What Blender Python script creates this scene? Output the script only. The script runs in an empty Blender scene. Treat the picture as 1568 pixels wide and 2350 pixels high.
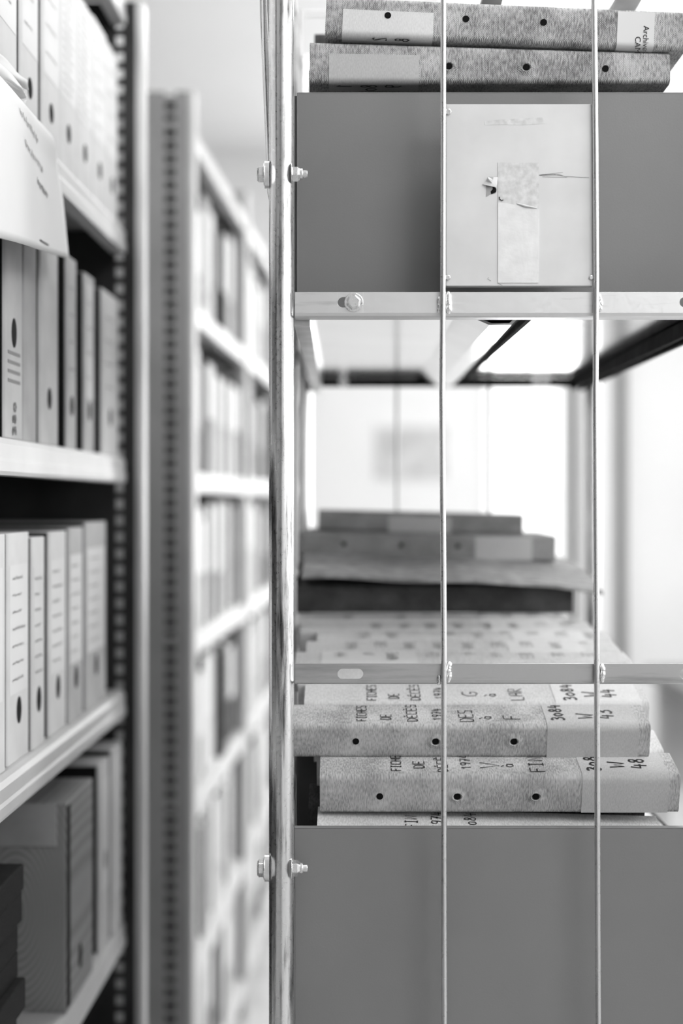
import bpy, bmesh, math, random
from mathutils import Vector, Matrix
R = math.radians
random.seed(7)
C = bpy.context.scene.collection
S = bpy.context.scene
H = 1.30            # eye height of the camera above the floor
F = 3267.0          # focal length in pixels of the 1568 x 2350 frame (50 mm lens)

# ------------------------------------------------------------------ camera
cd = bpy.data.cameras.new('camera'); cam = bpy.data.objects.new('camera', cd); C.objects.link(cam)
cd.sensor_fit = 'VERTICAL'; cd.sensor_height = 36; cd.sensor_width = 24; cd.lens = 50.05
cd.shift_y = -30.0 / 2350.0; cd.clip_start = 0.02; cd.clip_end = 100
cd.dof.use_dof = True; cd.dof.focus_distance = 1.405; cd.dof.aperture_fstop = 2.0
cam.location = (0, 0, H); cam.rotation_euler = (R(90), 0, 0)
S.camera = cam
S.view_settings.view_transform = 'Standard'; S.view_settings.look = 'None'
S.view_settings.gamma = 1; S.view_settings.exposure = 0.0; S.view_settings.use_curve_mapping = False
S.cycles.use_denoising = True
S.cycles.max_bounces = 8; S.cycles.diffuse_bounces = 5; S.cycles.glossy_bounces = 4
S.cycles.caustics_reflective = False; S.cycles.caustics_refractive = False

# ------------------------------------------------------------------ daylight
w = bpy.data.worlds.new('sky'); S.world = w; w.use_nodes = True
bg = w.node_tree.nodes['Background']; bg.inputs[0].default_value = (1, 1, 1, 1); bg.inputs[1].default_value = 2.2

def area(name, loc, aim, sx, sy, power):
    l = bpy.data.lights.new(name, 'AREA'); l.shape = 'RECTANGLE'; l.size = sx; l.size_y = sy; l.energy = power
    o = bpy.data.objects.new(name, l); C.objects.link(o); o.location = loc
    o.rotation_euler = (Vector(aim) - Vector(loc)).to_track_quat('-Z', 'Y').to_euler()
    return o
area('daylight_side_windows', (2.44, 2.6, H + 0.45), (0, 2.6, H + 0.1), 4.6, 1.3, 60)
area('daylight_back_window', (0.85, 6.5, 1.7), (0.85, 0, 1.9), 0.4, 1.8, 30)
area('daylight_near_window', (2.44, -1.3, H + 0.75), (0.2, 1.2, H), 1.7, 1.3, 10)
area('fill_light_behind', (1.75, -0.5, 2.84), (0.9, 0.3, 1.2), 1.2, 0.5, 32)  # unseen fill added to brighten the binders' lettered faces
area('fill_light_trolley', (1.0, 0.75, 2.84), (0.9, 0.9, 1.2), 1.2, 0.3, 24)  # second unseen fill, added overhead for the binders' top faces
area('ceiling_lamp_light', (0.9, 4.3, 2.84), (0.9, 4.3, 0), 1.2, 0.3, 40)
area('fill_light_near', (-0.2, 1.75, 2.84), (-0.2, 1.75, 0), 1.2, 0.3, 7)  # unseen fill added to brighten the top of the far end panel

# ------------------------------------------------------------------ materials
def nt(m):
    m.use_nodes = True; t = m.node_tree
    return t, t.nodes, t.links, t.nodes['Principled BSDF']
MATS = {}
def mat(name, v, rough=0.6, metal=0.0, var=0.0, scale=20, stretch=(1, 1, 1), bump=0.0, bscale=200, v2=None):
    if name in MATS: return MATS[name]
    m = bpy.data.materials.new(name); t, N, L, B = nt(m)
    B.inputs['Base Color'].default_value = (v, v, v, 1)
    B.inputs['Roughness'].default_value = rough; B.inputs['Metallic'].default_value = metal
    tc = N.new('ShaderNodeTexCoord'); mp = N.new('ShaderNodeMapping'); L.new(tc.outputs['Object'], mp.inputs[0])
    mp.inputs['Scale'].default_value = stretch
    if var or v2 is not None:
        n = N.new('ShaderNodeTexNoise'); n.inputs['Scale'].default_value = scale; n.inputs['Detail'].default_value = 6
        L.new(mp.outputs[0], n.inputs[0])
        r = N.new('ShaderNodeValToRGB'); a = v2 if v2 is not None else max(0, v - var); b = v if v2 is not None else v + var
        r.color_ramp.elements[0].position = 0.33; r.color_ramp.elements[1].position = 0.67
        r.color_ramp.elements[0].color = (a, a, a, 1); r.color_ramp.elements[1].color = (b, b, b, 1)
        L.new(n.outputs['Fac'], r.inputs[0]); L.new(r.outputs[0], B.inputs['Base Color'])
    if bump:
        n2 = N.new('ShaderNodeTexNoise'); n2.inputs['Scale'].default_value = bscale; n2.inputs['Detail'].default_value = 3
        L.new(mp.outputs[0], n2.inputs[0]); b_ = N.new('ShaderNodeBump'); b_.inputs['Strength'].default_value = bump
        b_.inputs['Distance'].default_value = 0.001
        L.new(n2.outputs['Fac'], b_.inputs['Height']); L.new(b_.outputs[0], B.inputs['Normal'])
    if metal == 0 and rough >= .7: B.inputs['Specular IOR Level'].default_value = 0.12
    MATS[name] = m
    return m

def cloth(name, light, dark, period=0.0014, blot=0.12, bump=0.5, contrast=0.34):
    """woven book cloth: crossing threads, uneven wear"""
    m = bpy.data.materials.new(name); t, N, L, B = nt(m); B.inputs['Roughness'].default_value = 0.85
    B.inputs['Specular IOR Level'].default_value = 0.2
    tc = N.new('ShaderNodeTexCoord')
    nz = N.new('ShaderNodeTexNoise'); nz.inputs['Scale'].default_value = 85; nz.inputs['Detail'].default_value = 2
    L.new(tc.outputs['Object'], nz.inputs[0])
    mixv = N.new('ShaderNodeVectorMath'); mixv.operation = 'MULTIPLY_ADD'
    L.new(nz.outputs['Color'], mixv.inputs[0]); mixv.inputs[1].default_value = (0.0026,) * 3; L.new(tc.outputs['Object'], mixv.inputs[2])
    sep = N.new('ShaderNodeSeparateXYZ'); L.new(mixv.outputs[0], sep.inputs[0])
    def sn(sock, k, ph=0.0):
        a = N.new('ShaderNodeMath'); a.operation = 'MULTIPLY_ADD'; L.new(sock, a.inputs[0]); a.inputs[1].default_value = k; a.inputs[2].default_value = ph
        s = N.new('ShaderNodeMath'); s.operation = 'SINE'; L.new(a.outputs[0], s.inputs[0]); return s.outputs[0]
    k = 2 * math.pi / period
    ad = N.new('ShaderNodeMath'); ad.operation = 'ADD'; L.new(sep.outputs[1], ad.inputs[0]); L.new(sep.outputs[2], ad.inputs[1])
    sx, sz = sn(sep.outputs[0], k), sn(ad.outputs[0], k)
    mu = N.new('ShaderNodeMath'); mu.operation = 'MULTIPLY'; L.new(sx, mu.inputs[0]); L.new(sz, mu.inputs[1])
    wv = N.new('ShaderNodeMath'); wv.operation = 'MULTIPLY_ADD'; L.new(mu.outputs[0], wv.inputs[0]); wv.inputs[1].default_value = contrast; wv.inputs[2].default_value = 0.5
    n2 = N.new('ShaderNodeTexNoise'); n2.inputs['Scale'].default_value = 26; n2.inputs['Detail'].default_value = 5
    L.new(tc.outputs['Object'], n2.inputs[0])
    n3 = N.new('ShaderNodeTexNoise'); n3.inputs['Scale'].default_value = 1.0; n3.inputs['Detail'].default_value = 2
    m3 = N.new('ShaderNodeMapping'); m3.inputs['Scale'].default_value = (1.15 / period, .30 / period, .30 / period); L.new(tc.outputs['Object'], m3.inputs[0]); L.new(m3.outputs[0], n3.inputs[0])
    s1 = N.new('ShaderNodeMath'); s1.operation = 'MULTIPLY_ADD'; L.new(n2.outputs['Fac'], s1.inputs[0]); s1.inputs[1].default_value = blot * 10; L.new(wv.outputs[0], s1.inputs[2])
    s2 = N.new('ShaderNodeMath'); s2.operation = 'MULTIPLY_ADD'; L.new(n3.outputs['Fac'], s2.inputs[0]); s2.inputs[1].default_value = 1.5; L.new(s1.outputs[0], s2.inputs[2])
    s3 = N.new('ShaderNodeMath'); s3.operation = 'SUBTRACT'; L.new(s2.outputs[0], s3.inputs[0]); s3.inputs[1].default_value = blot * 5 + 0.75
    r = N.new('ShaderNodeValToRGB'); r.color_ramp.elements[0].position = 0.1; r.color_ramp.elements[1].position = 0.85
    r.color_ramp.elements[0].color = (dark,) * 3 + (1,); r.color_ramp.elements[1].color = (light,) * 3 + (1,)
    L.new(s3.outputs[0], r.inputs[0]); L.new(r.outputs[0], B.inputs['Base Color'])
    b_ = N.new('ShaderNodeBump'); b_.inputs['Strength'].default_value = bump; b_.inputs['Distance'].default_value = 0.0006
    L.new(wv.outputs[0], b_.inputs['Height']); L.new(b_.outputs[0], B.inputs['Normal'])
    MATS[name] = m
    return m

def zinc(name, base=0.72, rough=0.28, stain=0.12, amount=0.5, seed=0.0, sc=(60, 60, 5)):
    """galvanised steel with long dark worn streaks"""
    m = bpy.data.materials.new(name); t, N, L, B = nt(m)
    B.inputs['Metallic'].default_value = 1.0
    tc = N.new('ShaderNodeTexCoord'); mp = N.new('ShaderNodeMapping'); L.new(tc.outputs['Object'], mp.inputs[0])
    mp.inputs['Scale'].default_value = sc; mp.inputs['Location'].default_value = (seed, seed, seed)
    n = N.new('ShaderNodeTexNoise'); n.inputs['Scale'].default_value = 1.0; n.inputs['Detail'].default_value = 8; n.inputs['Roughness'].default_value = 0.65
    L.new(mp.outputs[0], n.inputs[0])
    r = N.new('ShaderNodeValToRGB'); e = r.color_ramp.elements
    e[0].position = max(0.0, amount - 0.16); e[0].color = (stain,) * 3 + (1,)
    e[1].position = amount; e[1].color = (base,) * 3 + (1,)
    L.new(n.outputs['Fac'], r.inputs[0]); L.new(r.outputs[0], B.inputs['Base Color'])
    n2 = N.new('ShaderNodeTexNoise'); n2.inputs['Scale'].default_value = 300; n2.inputs['Detail'].default_value = 4
    L.new(tc.outputs['Object'], n2.inputs[0])
    q = N.new('ShaderNodeMath'); q.operation = 'MULTIPLY_ADD'; L.new(n2.outputs['Fac'], q.inputs[0]); q.inputs[1].default_value = 0.25; q.inputs[2].default_value = rough - 0.12
    L.new(q.outputs[0], B.inputs['Roughness'])
    b_ = N.new('ShaderNodeBump'); b_.inputs['Strength'].default_value = 0.06; b_.inputs['Distance'].default_value = 0.0004
    L.new(n.outputs['Fac'], b_.inputs['Height']); L.new(b_.outputs[0], B.inputs['Normal'])
    MATS[name] = m
    return m

M = dict(
    wall=mat('wall_paint', 0.80, 0.8, var=0.015, scale=3),
    ceil=mat('ceiling_paint', 0.90, 0.9, var=0.01, scale=2),
    floor=mat('floor_lino', 0.48, 0.4, var=0.04, scale=8),
    rack=mat('rack_paint', 0.46, 0.42, var=0.03, scale=12, bump=0.1),
    rack_light=mat('rack_lip_paint', 0.45, 0.45, var=0.03, scale=10),
    rack_dark=mat('rack_back_shade', 0.025, 0.7, var=0.005, scale=10),  # shade inside the bays put into the back colour
    web=mat('rack_web_shade', 0.035, 0.7, var=0.01, scale=10),  # near upright darkened in colour to stand for shade inside the bay
    rack_end=mat('rack_end_shade', 0.25, 0.5, var=0.02, scale=10),  # rack paint darkened for the shade low on the end panels
    hole=mat('hole_black', 0.006, 0.9),
    ink=mat('ink', 0.012, 0.6),
    board_face=mat('board_face', 0.55, 0.7, var=0.12, scale=9),
    faint_bar=mat('bar_print', 0.2, 0.8),
    faint=mat('faint_pencil', 0.12, 0.8),
    paper=mat('paper', 0.62, 0.7, var=0.02, scale=6),
    spine_paper=mat('spine_paper', 0.64, 0.8, var=0.03, scale=9),
    paper_edge=mat('page_edges', 0.50, 0.8, var=0.14, scale=1, stretch=(3, 3, 900)),
    box_white=mat('box_card_white', 0.57, 0.75, var=0.04, scale=14),
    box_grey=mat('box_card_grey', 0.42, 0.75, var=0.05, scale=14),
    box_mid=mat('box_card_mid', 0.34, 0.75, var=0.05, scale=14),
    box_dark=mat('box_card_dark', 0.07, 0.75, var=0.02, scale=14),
    black=mat('black_card_and_shade', 0.012, 0.8, var=0.004, scale=60, stretch=(1, 1, 12)),  # black card; also stands for shade in box gaps and on sides
    tray=mat('grey_sheet_paint', 0.185, 0.42, var=0.012, scale=5, bump=0.06, bscale=500),
    under=mat('polished_steel', 0.78, 0.13, metal=1.0, var=0.04, scale=7, stretch=(1, 3, 1)),
    dark_steel=mat('dark_steel', 0.012, 0.75, metal=0.0, var=0.01, scale=30),
    mid_steel=mat('mid_steel', 0.45, 0.32, metal=1.0, var=0.12, scale=20),
    plate=mat('plate_zinc', 0.60, 0.5, metal=0.0, var=0.035, scale=18, bump=0.08, bscale=90),
    tape=mat('tape_paper', 0.68, 0.6, var=0.05, scale=60, bump=0.15, bscale=260),
    tape_res=mat('glue_residue', 0.50, 0.7, v2=0.66, scale=160),
    board=mat('chipboard', 0.42, 0.8, v2=0.20, scale=45, stretch=(1, 3, 1), bump=0.3),
    frame=mat('window_frame_paint', 0.70, 0.5),
    frame_dark=mat('dark_frame_paint', 0.10, 0.5),
    desk=mat('desk_top', 0.09, 0.5, var=0.02, scale=9),
)
M['cloth'] = cloth('book_cloth', 0.62, 0.22)
M['cloth_top'] = cloth('book_cloth_coarse', 0.58, 0.13, period=0.0018, blot=0.14, bump=0.8)
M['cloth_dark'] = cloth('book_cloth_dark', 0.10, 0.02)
M['cloth_pale'] = cloth('book_cloth_pale', 0.72, 0.45, blot=0.05)
M['strip'] = cloth('label_cloth', 0.54, 0.40, period=0.0009, blot=0.04, bump=0.2)
M['strip_pale'] = cloth('label_cloth_pale', 0.74, 0.58, period=0.0009, blot=0.03, bump=0.2)
M['post'] = zinc('galvanised_tube', 0.80, 0.30, 0.12, 0.50, 1.3, (110, 60, 7))
M['wire'] = zinc('galvanised_wire', 0.74, 0.30, 0.62, 0.26, 4.0, (20, 20, 8))
M['wire_dull'] = zinc('dull_wire', 0.40, 0.45, 0.2, 0.40, 4.0, (60, 60, 14))
M['rail'] = zinc('galvanised_rail', 0.74, 0.40, 0.50, 0.40, 2.0, (5, 60, 60))
M['rail_dull'] = zinc('dull_rail', 0.50, 0.38, 0.36, 0.46, 3.0, (5, 60, 60))
M['bolt'] = zinc('bolt_zinc', 0.75, 0.26, 0.25, 0.42, 5.0, (200, 200, 200))
M['weld'] = zinc('weld_bead', 0.9, 0.22, 0.4, 0.36, 6.0, (300, 300, 300))

# ring-banded card tone for the big box on the lowest visible shelf
def striped():
    m = bpy.data.materials.new('banded_card'); t, N, L, B = nt(m); B.inputs['Roughness'].default_value = 0.8
    tc = N.new('ShaderNodeTexCoord'); wv = N.new('ShaderNodeTexWave'); wv.wave_type = 'RINGS'; wv.rings_direction = 'SPHERICAL'
    mp = N.new('ShaderNodeMapping'); mp.inputs['Location'].default_value = (0.10, 0, -0.10); mp.inputs['Scale'].default_value = (1.6, 0.2, 0.8)
    L.new(tc.outputs['Object'], mp.inputs[0]); L.new(mp.outputs[0], wv.inputs[0])
    wv.inputs['Scale'].default_value = 42; wv.inputs['Distortion'].default_value = 1.0
    r = N.new('ShaderNodeValToRGB'); r.color_ramp.elements[0].color = (0.19,) * 3 + (1,); r.color_ramp.elements[1].color = (0.28,) * 3 + (1,)
    L.new(wv.outputs['Fac'], r.inputs[0]); L.new(r.outputs[0], B.inputs['Base Color'])
    return m
M['banded'] = striped()
def glassmat():
    m = bpy.data.materials.new('window_glass'); m.use_nodes = True; N = m.node_tree.nodes; L = m.node_tree.links
    N.clear(); o = N.new('ShaderNodeOutputMaterial'); mx = N.new('ShaderNodeMixShader'); a = N.new('ShaderNodeBsdfTransparent'); g = N.new('ShaderNodeBsdfGlossy')
    g.inputs['Roughness'].default_value = 0.02; mx.inputs[0].default_value = 0.06
    L.new(a.outputs[0], mx.inputs[1]); L.new(g.outputs[0], mx.inputs[2]); L.new(mx.outputs[0], o.inputs[0])
    return m
M['glass'] = glassmat()

# ------------------------------------------------------------------ mesh helpers
class MB:
    def __init__(s): s.v = []; s.f = []
    def box(s, x0, x1, y0, y1, z0, z1, T=None):
        b = len(s.v)
        P = [(x0, y0, z0), (x1, y0, z0), (x1, y1, z0), (x0, y1, z0), (x0, y0, z1), (x1, y0, z1), (x1, y1, z1), (x0, y1, z1)]
        s.v += [tuple(T @ Vector(p)) if T else p for p in P]
        s.f += [tuple(b + i for i in q) for q in ((0, 3, 2, 1), (4, 5, 6, 7), (0, 1, 5, 4), (1, 2, 6, 5), (2, 3, 7, 6), (3, 0, 4, 7))]
        return s
    def prism(s, prof, x0, x1, axis='x', dz=None):
        """closed outline extruded along an axis; prof = list of 2-D points"""
        b = len(s.v); n = len(prof)
        for k, x in enumerate((x0, x1)):
            for (p, q) in prof:
                s.v.append({'x': (x, p, q), 'y': (p, x, q), 'z': (p, q, x)}[axis])
        s.f.append(tuple(b + i for i in range(n))[::-1]); s.f.append(tuple(b + n + i for i in range(n)))
        for i in range(n):
            j = (i + 1) % n; s.f.append((b + i, b + j, b + n + j, b + n + i))
        return s
    def strip(s, rows):
        """grid surface from rows of points"""
        b = len(s.v); n = len(rows[0])
        for r in rows: s.v += [tuple(p) for p in r]
        for i in range(len(rows) - 1):
            for j in range(n - 1):
                s.f.append((b + i * n + j, b + i * n + j + 1, b + (i + 1) * n + j + 1, b + (i + 1) * n + j))
        return s
    def tube(s, pts, r, n=16, cap=True):
        b = len(s.v); pts = [Vector(p) for p in pts]
        rs = r if isinstance(r, (list, tuple)) else [r] * len(pts)
        for i, p in enumerate(pts):
            d = (pts[min(i + 1, len(pts) - 1)] - pts[max(i - 1, 0)]).normalized()
            a = d.orthogonal().normalized() if i == 0 else (a0 - d * a0.dot(d)).normalized()
            a0 = a; c = d.cross(a)
            for k in range(n):
                t = 2 * math.pi * k / n; s.v.append(tuple(p + (a * math.cos(t) + c * math.sin(t)) * rs[i]))
        for i in range(len(pts) - 1):
            for k in range(n):
                j = (k + 1) % n; s.f.append((b + i * n + k, b + i * n + j, b + (i + 1) * n + j, b + (i + 1) * n + k))
        if cap:
            s.f.append(tuple(b + k for k in range(n))[::-1]); e = b + (len(pts) - 1) * n; s.f.append(tuple(e + k for k in range(n)))
        return s
    def build(s, name, m, parent=None, smooth=False, bevel=0, solid=0):
        me = bpy.data.meshes.new(name); me.from_pydata(s.v, [], s.f)
        bm = bmesh.new(); bm.from_mesh(me); bmesh.ops.recalc_face_normals(bm, faces=bm.faces); bm.to_mesh(me); bm.free()
        me.materials.append(m)
        if smooth:
            for p in me.polygons: p.use_smooth = True
            me.set_sharp_from_angle(angle=R(38))
        o = bpy.data.objects.new(name, me); C.objects.link(o)
        if parent: o.parent = parent
        if solid:
            q = o.modifiers.new('solid', 'SOLIDIFY'); q.thickness = solid; q.offset = -1
        if bevel:
            q = o.modifiers.new('bevel', 'BEVEL'); q.width = bevel; q.segments = 2; q.limit_method = 'ANGLE'
        return o
def tag(o, label=None, cat=None, group=None, kind=None):
    if label: o['label'] = label
    if cat: o['category'] = cat
    if group: o['group'] = group
    if kind: o['kind'] = kind
    return o
def empty(name, loc=(0, 0, 0), rot=(0, 0, 0)):
    o = bpy.data.objects.new(name, None); C.objects.link(o); o.location = loc; o.rotation_euler = rot; o.empty_display_size = 0.05
    return o
def struct(o): o['kind'] = 'structure'; return o
def hexprof(r, a0=0.0): return [(r * math.cos(a0 + k * math.pi / 3), r * math.sin(a0 + k * math.pi / 3)) for k in range(6)]
def circ(r, n=20, cx=0, cy=0, ry=None): return [(cx + r * math.cos(2 * math.pi * k / n), cy + (ry or r) * math.sin(2 * math.pi * k / n)) for k in range(n)]
def rrect(w_, h_, r, n=5, off=0.0):
    P = []
    for (cx, cy, a) in ((w_ - r, h_ - r, 0), (r, h_ - r, 90), (r, r, 180), (w_ - r, r, 270)):
        for k in range(n + 1):
            t = R(a + 90 * k / n); P.append((cx + (r + off) * math.cos(t), cy + (r + off) * math.sin(t)))
    return P

# ------------------------------------------------------------------ pen-stroke lettering
G = {  # strokes on a 1 x 1.6 cell (x right, y up)
 'F': [[(0, 0), (0, 1.6), (.9, 1.6)], [(0, .85), (.7, .85)]], 'I': [[(.4, 0), (.4, 1.6)], [(.1, 0), (.7, 0)], [(.1, 1.6), (.7, 1.6)]],
 'C': [[(.9, 1.6), (0, 1.55), (0, .05), (.9, 0)]], 'H': [[(0, 0), (0, 1.6)], [(.85, 0), (.85, 1.6)], [(0, .8), (.85, .8)]],
 'E': [[(.9, 1.6), (0, 1.6), (0, 0), (.9, 0)], [(0, .8), (.7, .8)]], 'S': [[(.9, 1.55), (.1, 1.6), (.05, .9), (.85, .75), (.85, .05), (0, 0)]],
 'D': [[(0, 0), (0, 1.6), (.6, 1.5), (.95, 1.1), (.95, .5), (.6, .08), (0, 0)]], '1': [[(.1, 1.2), (.5, 1.6), (.5, 0)]],
 '9': [[(.85, 1.0), (.5, .8), (.1, .95), (.05, 1.4), (.4, 1.62), (.8, 1.5), (.85, 1.0), (.7, .3), (.4, 0)]],
 '7': [[(0, 1.6), (.9, 1.6), (.35, 0)], [(.25, .8), (.8, .8)]], '4': [[(.3, 1.6), (0, .6), (.9, .6)], [(.65, 1.2), (.6, -.1)]],
 'G': [[(.9, 1.5), (.4, 1.62), (.02, 1.0), (.1, .25), (.5, 0), (.9, .25), (.85, .7), (.45, .7)]], 'a': [[(.75, .85), (.3, .95), (.05, .5), (.25, .05), (.7, .2), (.75, .9), (.8, 0)]],
 'à': [[(.75, .85), (.3, .95), (.05, .5), (.25, .05), (.7, .2), (.75, .9), (.8, 0)], [(.1, 1.75), (.5, 1.3)]],
 'V': [[(0, 1.6), (.45, 0), (.9, 1.6)]], 'L': [[(0, 1.6), (0, 0), (.85, 0)]], 'A': [[(0, 0), (.1, 1.5), (.75, 1.6), (.85, 0)], [(.05, .75), (.8, .75)]],
 'R': [[(0, 0), (0, 1.6), (.8, 1.5), (.8, .95), (0, .8), (.9, 0)]], 'N': [[(0, 0), (0, 1.6), (.85, 0), (.85, 1.6)]],
 '3': [[(.0, 1.5), (.35, 1.65), (.75, 1.5), (.75, 1.15), (.45, .9), (.25, .87), (.5, .85), (.85, .6), (.8, .2), (.4, -.02), (.0, .1)]], '0': [[(.45, 1.1), (.05, .8), (.1, .2), (.45, 0), (.8, .3), (.8, .85), (.45, 1.1)]],
 '8': [[(.45, .85), (.15, 1.1), (.2, 1.45), (.45, 1.6), (.7, 1.45), (.75, 1.1), (.45, .85), (.08, .55), (.1, .2), (.45, 0), (.8, .2), (.82, .55), (.45, .85)]], 'W': [[(0, 1.4), (.15, .1), (.45, .9), (.7, .05), (1.05, 1.5)]],
 '5': [[(.9, 1.6), (.2, 1.6), (.1, .9), (.7, .95), (.85, .4), (.5, 0), (.05, .1)]], '-': [[(.1, .7), (.6, .7)]], 'É': [[(.9, 1.6), (0, 1.6), (0, 0), (.9, 0)], [(0, .8), (.7, .8)], [(.3, 1.85), (.6, 2.1)]],
 'È': [[(.9, 1.6), (0, 1.6), (0, 0), (.9, 0)], [(0, .8), (.7, .8)], [(.2, 2.1), (.55, 1.85)]], '2': [[(.05, 1.3), (.4, 1.6), (.8, 1.3), (.05, 0), (.9, 0)]], 'T': [[(0, 1.6), (.9, 1.6)], [(.45, 1.6), (.45, 0)]],
}
def pen(mb, text, fn, x, y, adv, ht, wd):
    """write text with flat pen strokes; fn maps (u, v) on the surface to a 3-D point"""
    rnd = random.Random(text + str(round(x, 3)))
    for ch in text:
        for st in G.get(ch, []):
            pts = [(x + (p + rnd.uniform(-.04, .04)) * adv * .78, y + (q + rnd.uniform(-.04, .04)) * ht / 1.6) for p, q in st]
            ribbon(mb, pts, fn, wd)
        x += adv
def ribbon(mb, pts, fn, wd):
    L_, R_ = [], []
    for i, p in enumerate(pts):
        a = pts[max(i - 1, 0)]; b = pts[min(i + 1, len(pts) - 1)]
        dx, dy = b[0] - a[0], b[1] - a[1]; l = math.hypot(dx, dy) or 1; nx, ny = -dy / l * wd / 2, dx / l * wd / 2
        L_.append(fn(p[0] + nx, p[1] + ny)); R_.append(fn(p[0] - nx, p[1] - ny))
    mb.strip([L_, R_])
def scribble(mb, fn, x0, x1, y, amp, wd, seed, dens=18, slope=0.0):
    rnd = random.Random(seed); n = max(6, int(dens * (x1 - x0) / 0.03)); pts = []
    for i in range(n):
        if rnd.random() < .12 and len(pts) > 2: ribbon(mb, pts, fn, wd); pts = []
        pts.append((x0 + (x1 - x0) * i / n, y + slope * i / n + amp * (rnd.uniform(.3, 1) if i % 2 else -rnd.uniform(0, .5))))
    if len(pts) > 1: ribbon(mb, pts, fn, wd)

# ================================================================== THE ROOM
def slab(name, *a, m): return struct(MB().box(*a).build(name, m))
XL, XR, YN, YF, ZC = -2.6, 2.5, -2.6, 6.6, 2.9
slab('floor', XL - .1, XR + .1, YN - .1, YF + .1, -0.1, 0, m=M['floor'])
slab('ceiling', XL - .1, XR + .1, YN - .1, YF + .1, ZC, ZC + .1, m=M['ceil'])
slab('wall_left', XL - .1, XL, YN, YF, 0, ZC, m=M['wall'])
slab('wall_front', XL - .1, XR + .1, YN - .1, YN, 0, ZC, m=M['wall'])
def wall_with_holes(name, fixed0, fixed1, lo, hi, z0, z1, holes, axis):
    """wall along x ('x') or y ('y') with rectangular window openings (a0, a1, zb, zt)"""
    mb = MB(); a = lo
    def bx(p, q, r, s):
        if q - p < 1e-4 or s - r < 1e-4: return
        if axis == 'x': mb.box(p, q, fixed0, fixed1, r, s)
        else: mb.box(fixed0, fixed1, p, q, r, s)
    for (h0, h1, zb, zt) in holes:
        bx(a, h0, z0, z1); bx(h0, h1, z0, zb); bx(h0, h1, zt, z1); a = h1
    bx(a, hi, z0, z1)
    return struct(mb.build(name, M['wall']))
WB = [(0.64, 1.06, 0.72, 2.62)]
WR = [(-2.2, -0.4, 1.35, 2.7), (0.3, 2.5, 1.0, 2.45), (2.7, 4.9, 1.0, 2.45)]
wall_with_holes('wall_back', YF, YF + .12, XL - .1, XR + .1, 0, ZC, WB, 'x')
wall_with_holes('wall_right', XR, XR + .12, YN, YF, 0, ZC, WR, 'y')
def window(name, a0, a1, zb, zt, axis, pos, sills=True):
    t = .035; mb = MB()
    def bx(mb, p, q, r, s, d0=-.01, d1=.05):
        if axis == 'x': mb.box(p, q, pos + d0, pos + d1, r, s)
        else: mb.box(pos + d0, pos + d1, p, q, r, s)
    bx(mb, a0, a0 + t, zb, zt); bx(mb, a1 - t, a1, zb, zt); bx(mb, a0 + t, a1 - t, zb, zb + t); bx(mb, a0 + t, a1 - t, zt - t, zt)
    f = struct(mb.build(name, M['frame'], bevel=.003))
    g = MB(); bx(g, a0 + t, a1 - t, zb + t, zt - t, .02, .026); g.build('pane', M['glass'], f)
    s = MB(); bx(s, a0 - .03, a1 + .03, zb - .03, zb, -.09, .04); s.build('window_sill', M['frame'], f)
window('window_1', *WB[0], 'x', YF + .02)
for i, wdw in enumerate(WR): window('window_%d' % (i + 2), *wdw, 'y', XR + .03)
slab('trim_1', 1.062, 1.095, YF - .03, YF, 0, 2.75, m=M['frame_dark'])      # dark jamb beside the window
slab('wall_pier', 1.096, 1.25, YF - .05, YF, 0, ZC, m=M['wall'])
slab('baseboard_back', XL, XR, YF - .012, YF, 0, .09, m=M['frame'])
slab('baseboard_right', XR - .012, XR, YN, YF, 0, .09, m=M['frame'])
tag(MB().tube([(1.285, YF - .06, 0), (1.285, YF - .06, ZC)], .022, 16).build('water_pipe', M['frame_dark'], smooth=True),
    'dark vertical pipe running up the far wall beside a white pier', 'pipe')
nb = empty('notice_board', (.33, YF - .002, H + .22)); tag(nb, 'pale notice board on the far wall seen through the trolley', 'board')
MB().box(-.16, .16, -.018, 0, -.12, .12).build('board_frame', M['frame'], nb); MB().box(-.15, .15, -.0195, -.018, -.11, .11).build('board_face', M['board_face'], nb)
# lamps on the ceiling; all but the first are added fill, unseen
for (x, y, lab) in ((0.9, 4.3, 'white ceiling lamp above the aisle end near the far window'), (-0.2, 1.75, 'added ceiling fill lamp above the near end of the aisle'), (1.0, 0.75, 'added ceiling fill lamp just before the trolley, over its open front'), (1.75, -0.5, 'added ceiling fill lamp behind the photographer near the side windows')):
    r_ = empty('ceiling_fill_lamp', (x, y, ZC)); tag(r_, lab, 'lamp')
    MB().box(-.62, .62, -.16, .16, -.045, 0).build('housing', M['frame'], r_, bevel=.005)
    e = bpy.data.materials.new('lamp_diffuser'); t_, N_, L_, B_ = nt(e); B_.inputs['Emission Color'].default_value = (1, 1, 1, 1); B_.inputs['Emission Strength'].default_value = 2
    MB().box(-.58, .58, -.13, .13, -.05, -.045).build('diffuser', e, r_)
# desk far behind on the right
d_ = empty('desk', (1.62, 4.9, 0)); tag(d_, 'dark topped desk by the far wall right of the trolley', 'desk')
MB().box(-.50, .70, -.35, .35, .645, .685).build('desk_top', M['desk'], d_, bevel=.004)
MB().box(-.44, .64, .30, .32, .25, .645).build('modesty_panel', M['rack_light'], d_)
for sx in (-.45, .65):
    for sy in (-.3, .3): MB().box(sx - .02, sx + .02, sy - .02, sy + .02, 0, .645).build('leg', M['rack'], d_, bevel=.003)
tag(MB().box(1.55, 1.95, 5.0, 5.25, .686, 1.02).build('storage_carton', M['box_white'], bevel=.004), 'white carton standing on the dark desk by the far wall', 'box')

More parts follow.
